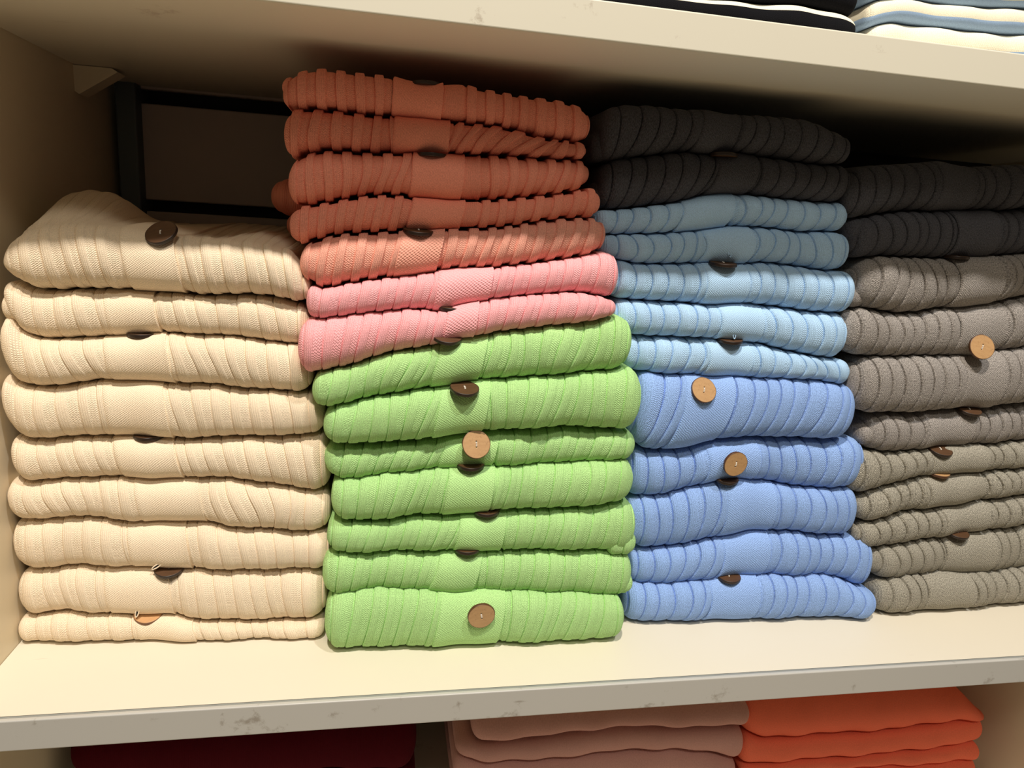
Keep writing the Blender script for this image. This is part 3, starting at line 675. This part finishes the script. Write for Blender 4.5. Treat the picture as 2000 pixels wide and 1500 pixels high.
MB = [P('1445,1360 1600,1352 1800,1345 1880,1350 1919,1398'),
      P('1445,1428 1490,1446 1640,1437 1760,1428 1850,1412 1916,1404'),
      P('1445,1494 1520,1487 1700,1473 1820,1461 1910,1449'),
      P('1445,1510 1640,1496 1820,1488 1898,1482'),
      P('1445,1560 1640,1550 1820,1540 1898,1530')]
MS = [((1443, 1400), (1921, 1400)), ((1443, 1460), (1912, 1430)), ((1443, 1500), (1900, 1468)), ((1443, 1530), (1898, 1510))]
ML = ['thick coral orange plain knit sweater under the middle shelf, topmost of its stack', 'second coral orange plain knit sweater from the top of its stack',
      'thin brighter coral orange plain knit sweater, third of its stack', 'coral orange plain knit sweater at the bottom frame edge']
for i in range(4):
    o = garment('folded_sweater', M['coral'], MB[i], MB[i + 1], MS[i][0], MS[i][1], yM, smoothk=True, seed=120 + i, maxz=-TS - .0012, minz=ZL + .0006, maxx=X1 - .001, rows=18)
    tag(o, ML[i], 'sweater', 'coral sweaters on the shelf below')
yR = lambda x: .13 + 0 * x
RB = [P('130,1440 400,1425 810,1405'), P('110,1520 400,1515 812,1505'), P('110,1620 400,1600 812,1590')]
RL = ['dark red plain knit sweater in shade under the left half of the middle shelf', 'lower dark red plain knit sweater, out of sight under the first']
for i in range(2):
    o = garment('folded_sweater', M['maroon'], RB[i], RB[i + 1], (112, 1500 + 60 * i), (813, 1470 + 60 * i), yR, smoothk=True, seed=130 + i, maxz=-TS - .0012, minz=ZL + .0006, minx=X0 + .02, rows=18)
    tag(o, RL[i], 'sweater', 'dark red sweaters on the shelf below')

# ------------------------------------------------------------------ garments on the upper shelf
ZU = H + TS + .0006
yK = lambda x: .035 + 0 * x
KB = [P('1150,-75 1400,-60 1665,-36'), P('1150,-35 1340,-3 1450,5 1560,10 1640,28 1662,42'), P('1150,30 1400,50 1662,90')]
KL = ['black knit sweater above the cream striped one on the upper shelf', 'black knit sweater with a cream stripe along its top fold, on the upper shelf']
for i in range(2):
    o = garment('folded_sweater', M['black'], KB[i], KB[i + 1], (1090, 0), (1666, 45 - 50 * (1 - i)), yK, smoothk=True, seed=140 + i, minz=ZU,
                stripe=(M['cream'], .42, 1.5) if i == 1 else None, depth=.24, rows=26)
    tag(o, KL[i], 'sweater', 'black sweaters on the upper shelf')
yW = lambda x: .045 + 0 * x
WB = [P('1690,-50 1800,-45 1900,-30 2000,-22 2300,0'),
      P('1690,2 1720,0 1780,2 1860,12 1920,17 2000,17 2300,42'),
      P('1672,50 1690,35 1740,40 1800,52 1880,64 1940,68 2000,66 2300,90'),
      P('1690,110 1800,115 1900,118 2000,124 2300,150')]
WL = ['cream knit sweater with blue stripes, topmost of the upper right stack', 'cream knit sweater with a blue stripe below its fold, second in the upper right stack',
      'cream knit sweater touching the upper shelf edge, bottom of the upper right stack']
WB = [WB[0], P('1690,8 1720,-2 1780,0 1860,12 1920,17 2000,17 2300,42'), P('1672,68 1690,55 1740,42 1800,50 1880,60 1940,66 2000,68 2300,92'), WB[3]]
for i in range(3):
    o = garment('folded_sweater', M['cream'], WB[i], WB[i + 1], (1680, [-20, 35, 85][i]), (2260, 60), yW, smoothk=True, seed=150 + i, minz=ZU, maxx=X2 - .002,
                stripe=(M['stripe'], -1.1, [-.45, -.28, -.35][i]), depth=.24, rows=26)
    tag(o, WL[i], 'sweater', 'cream and blue striped sweaters on the upper shelf')
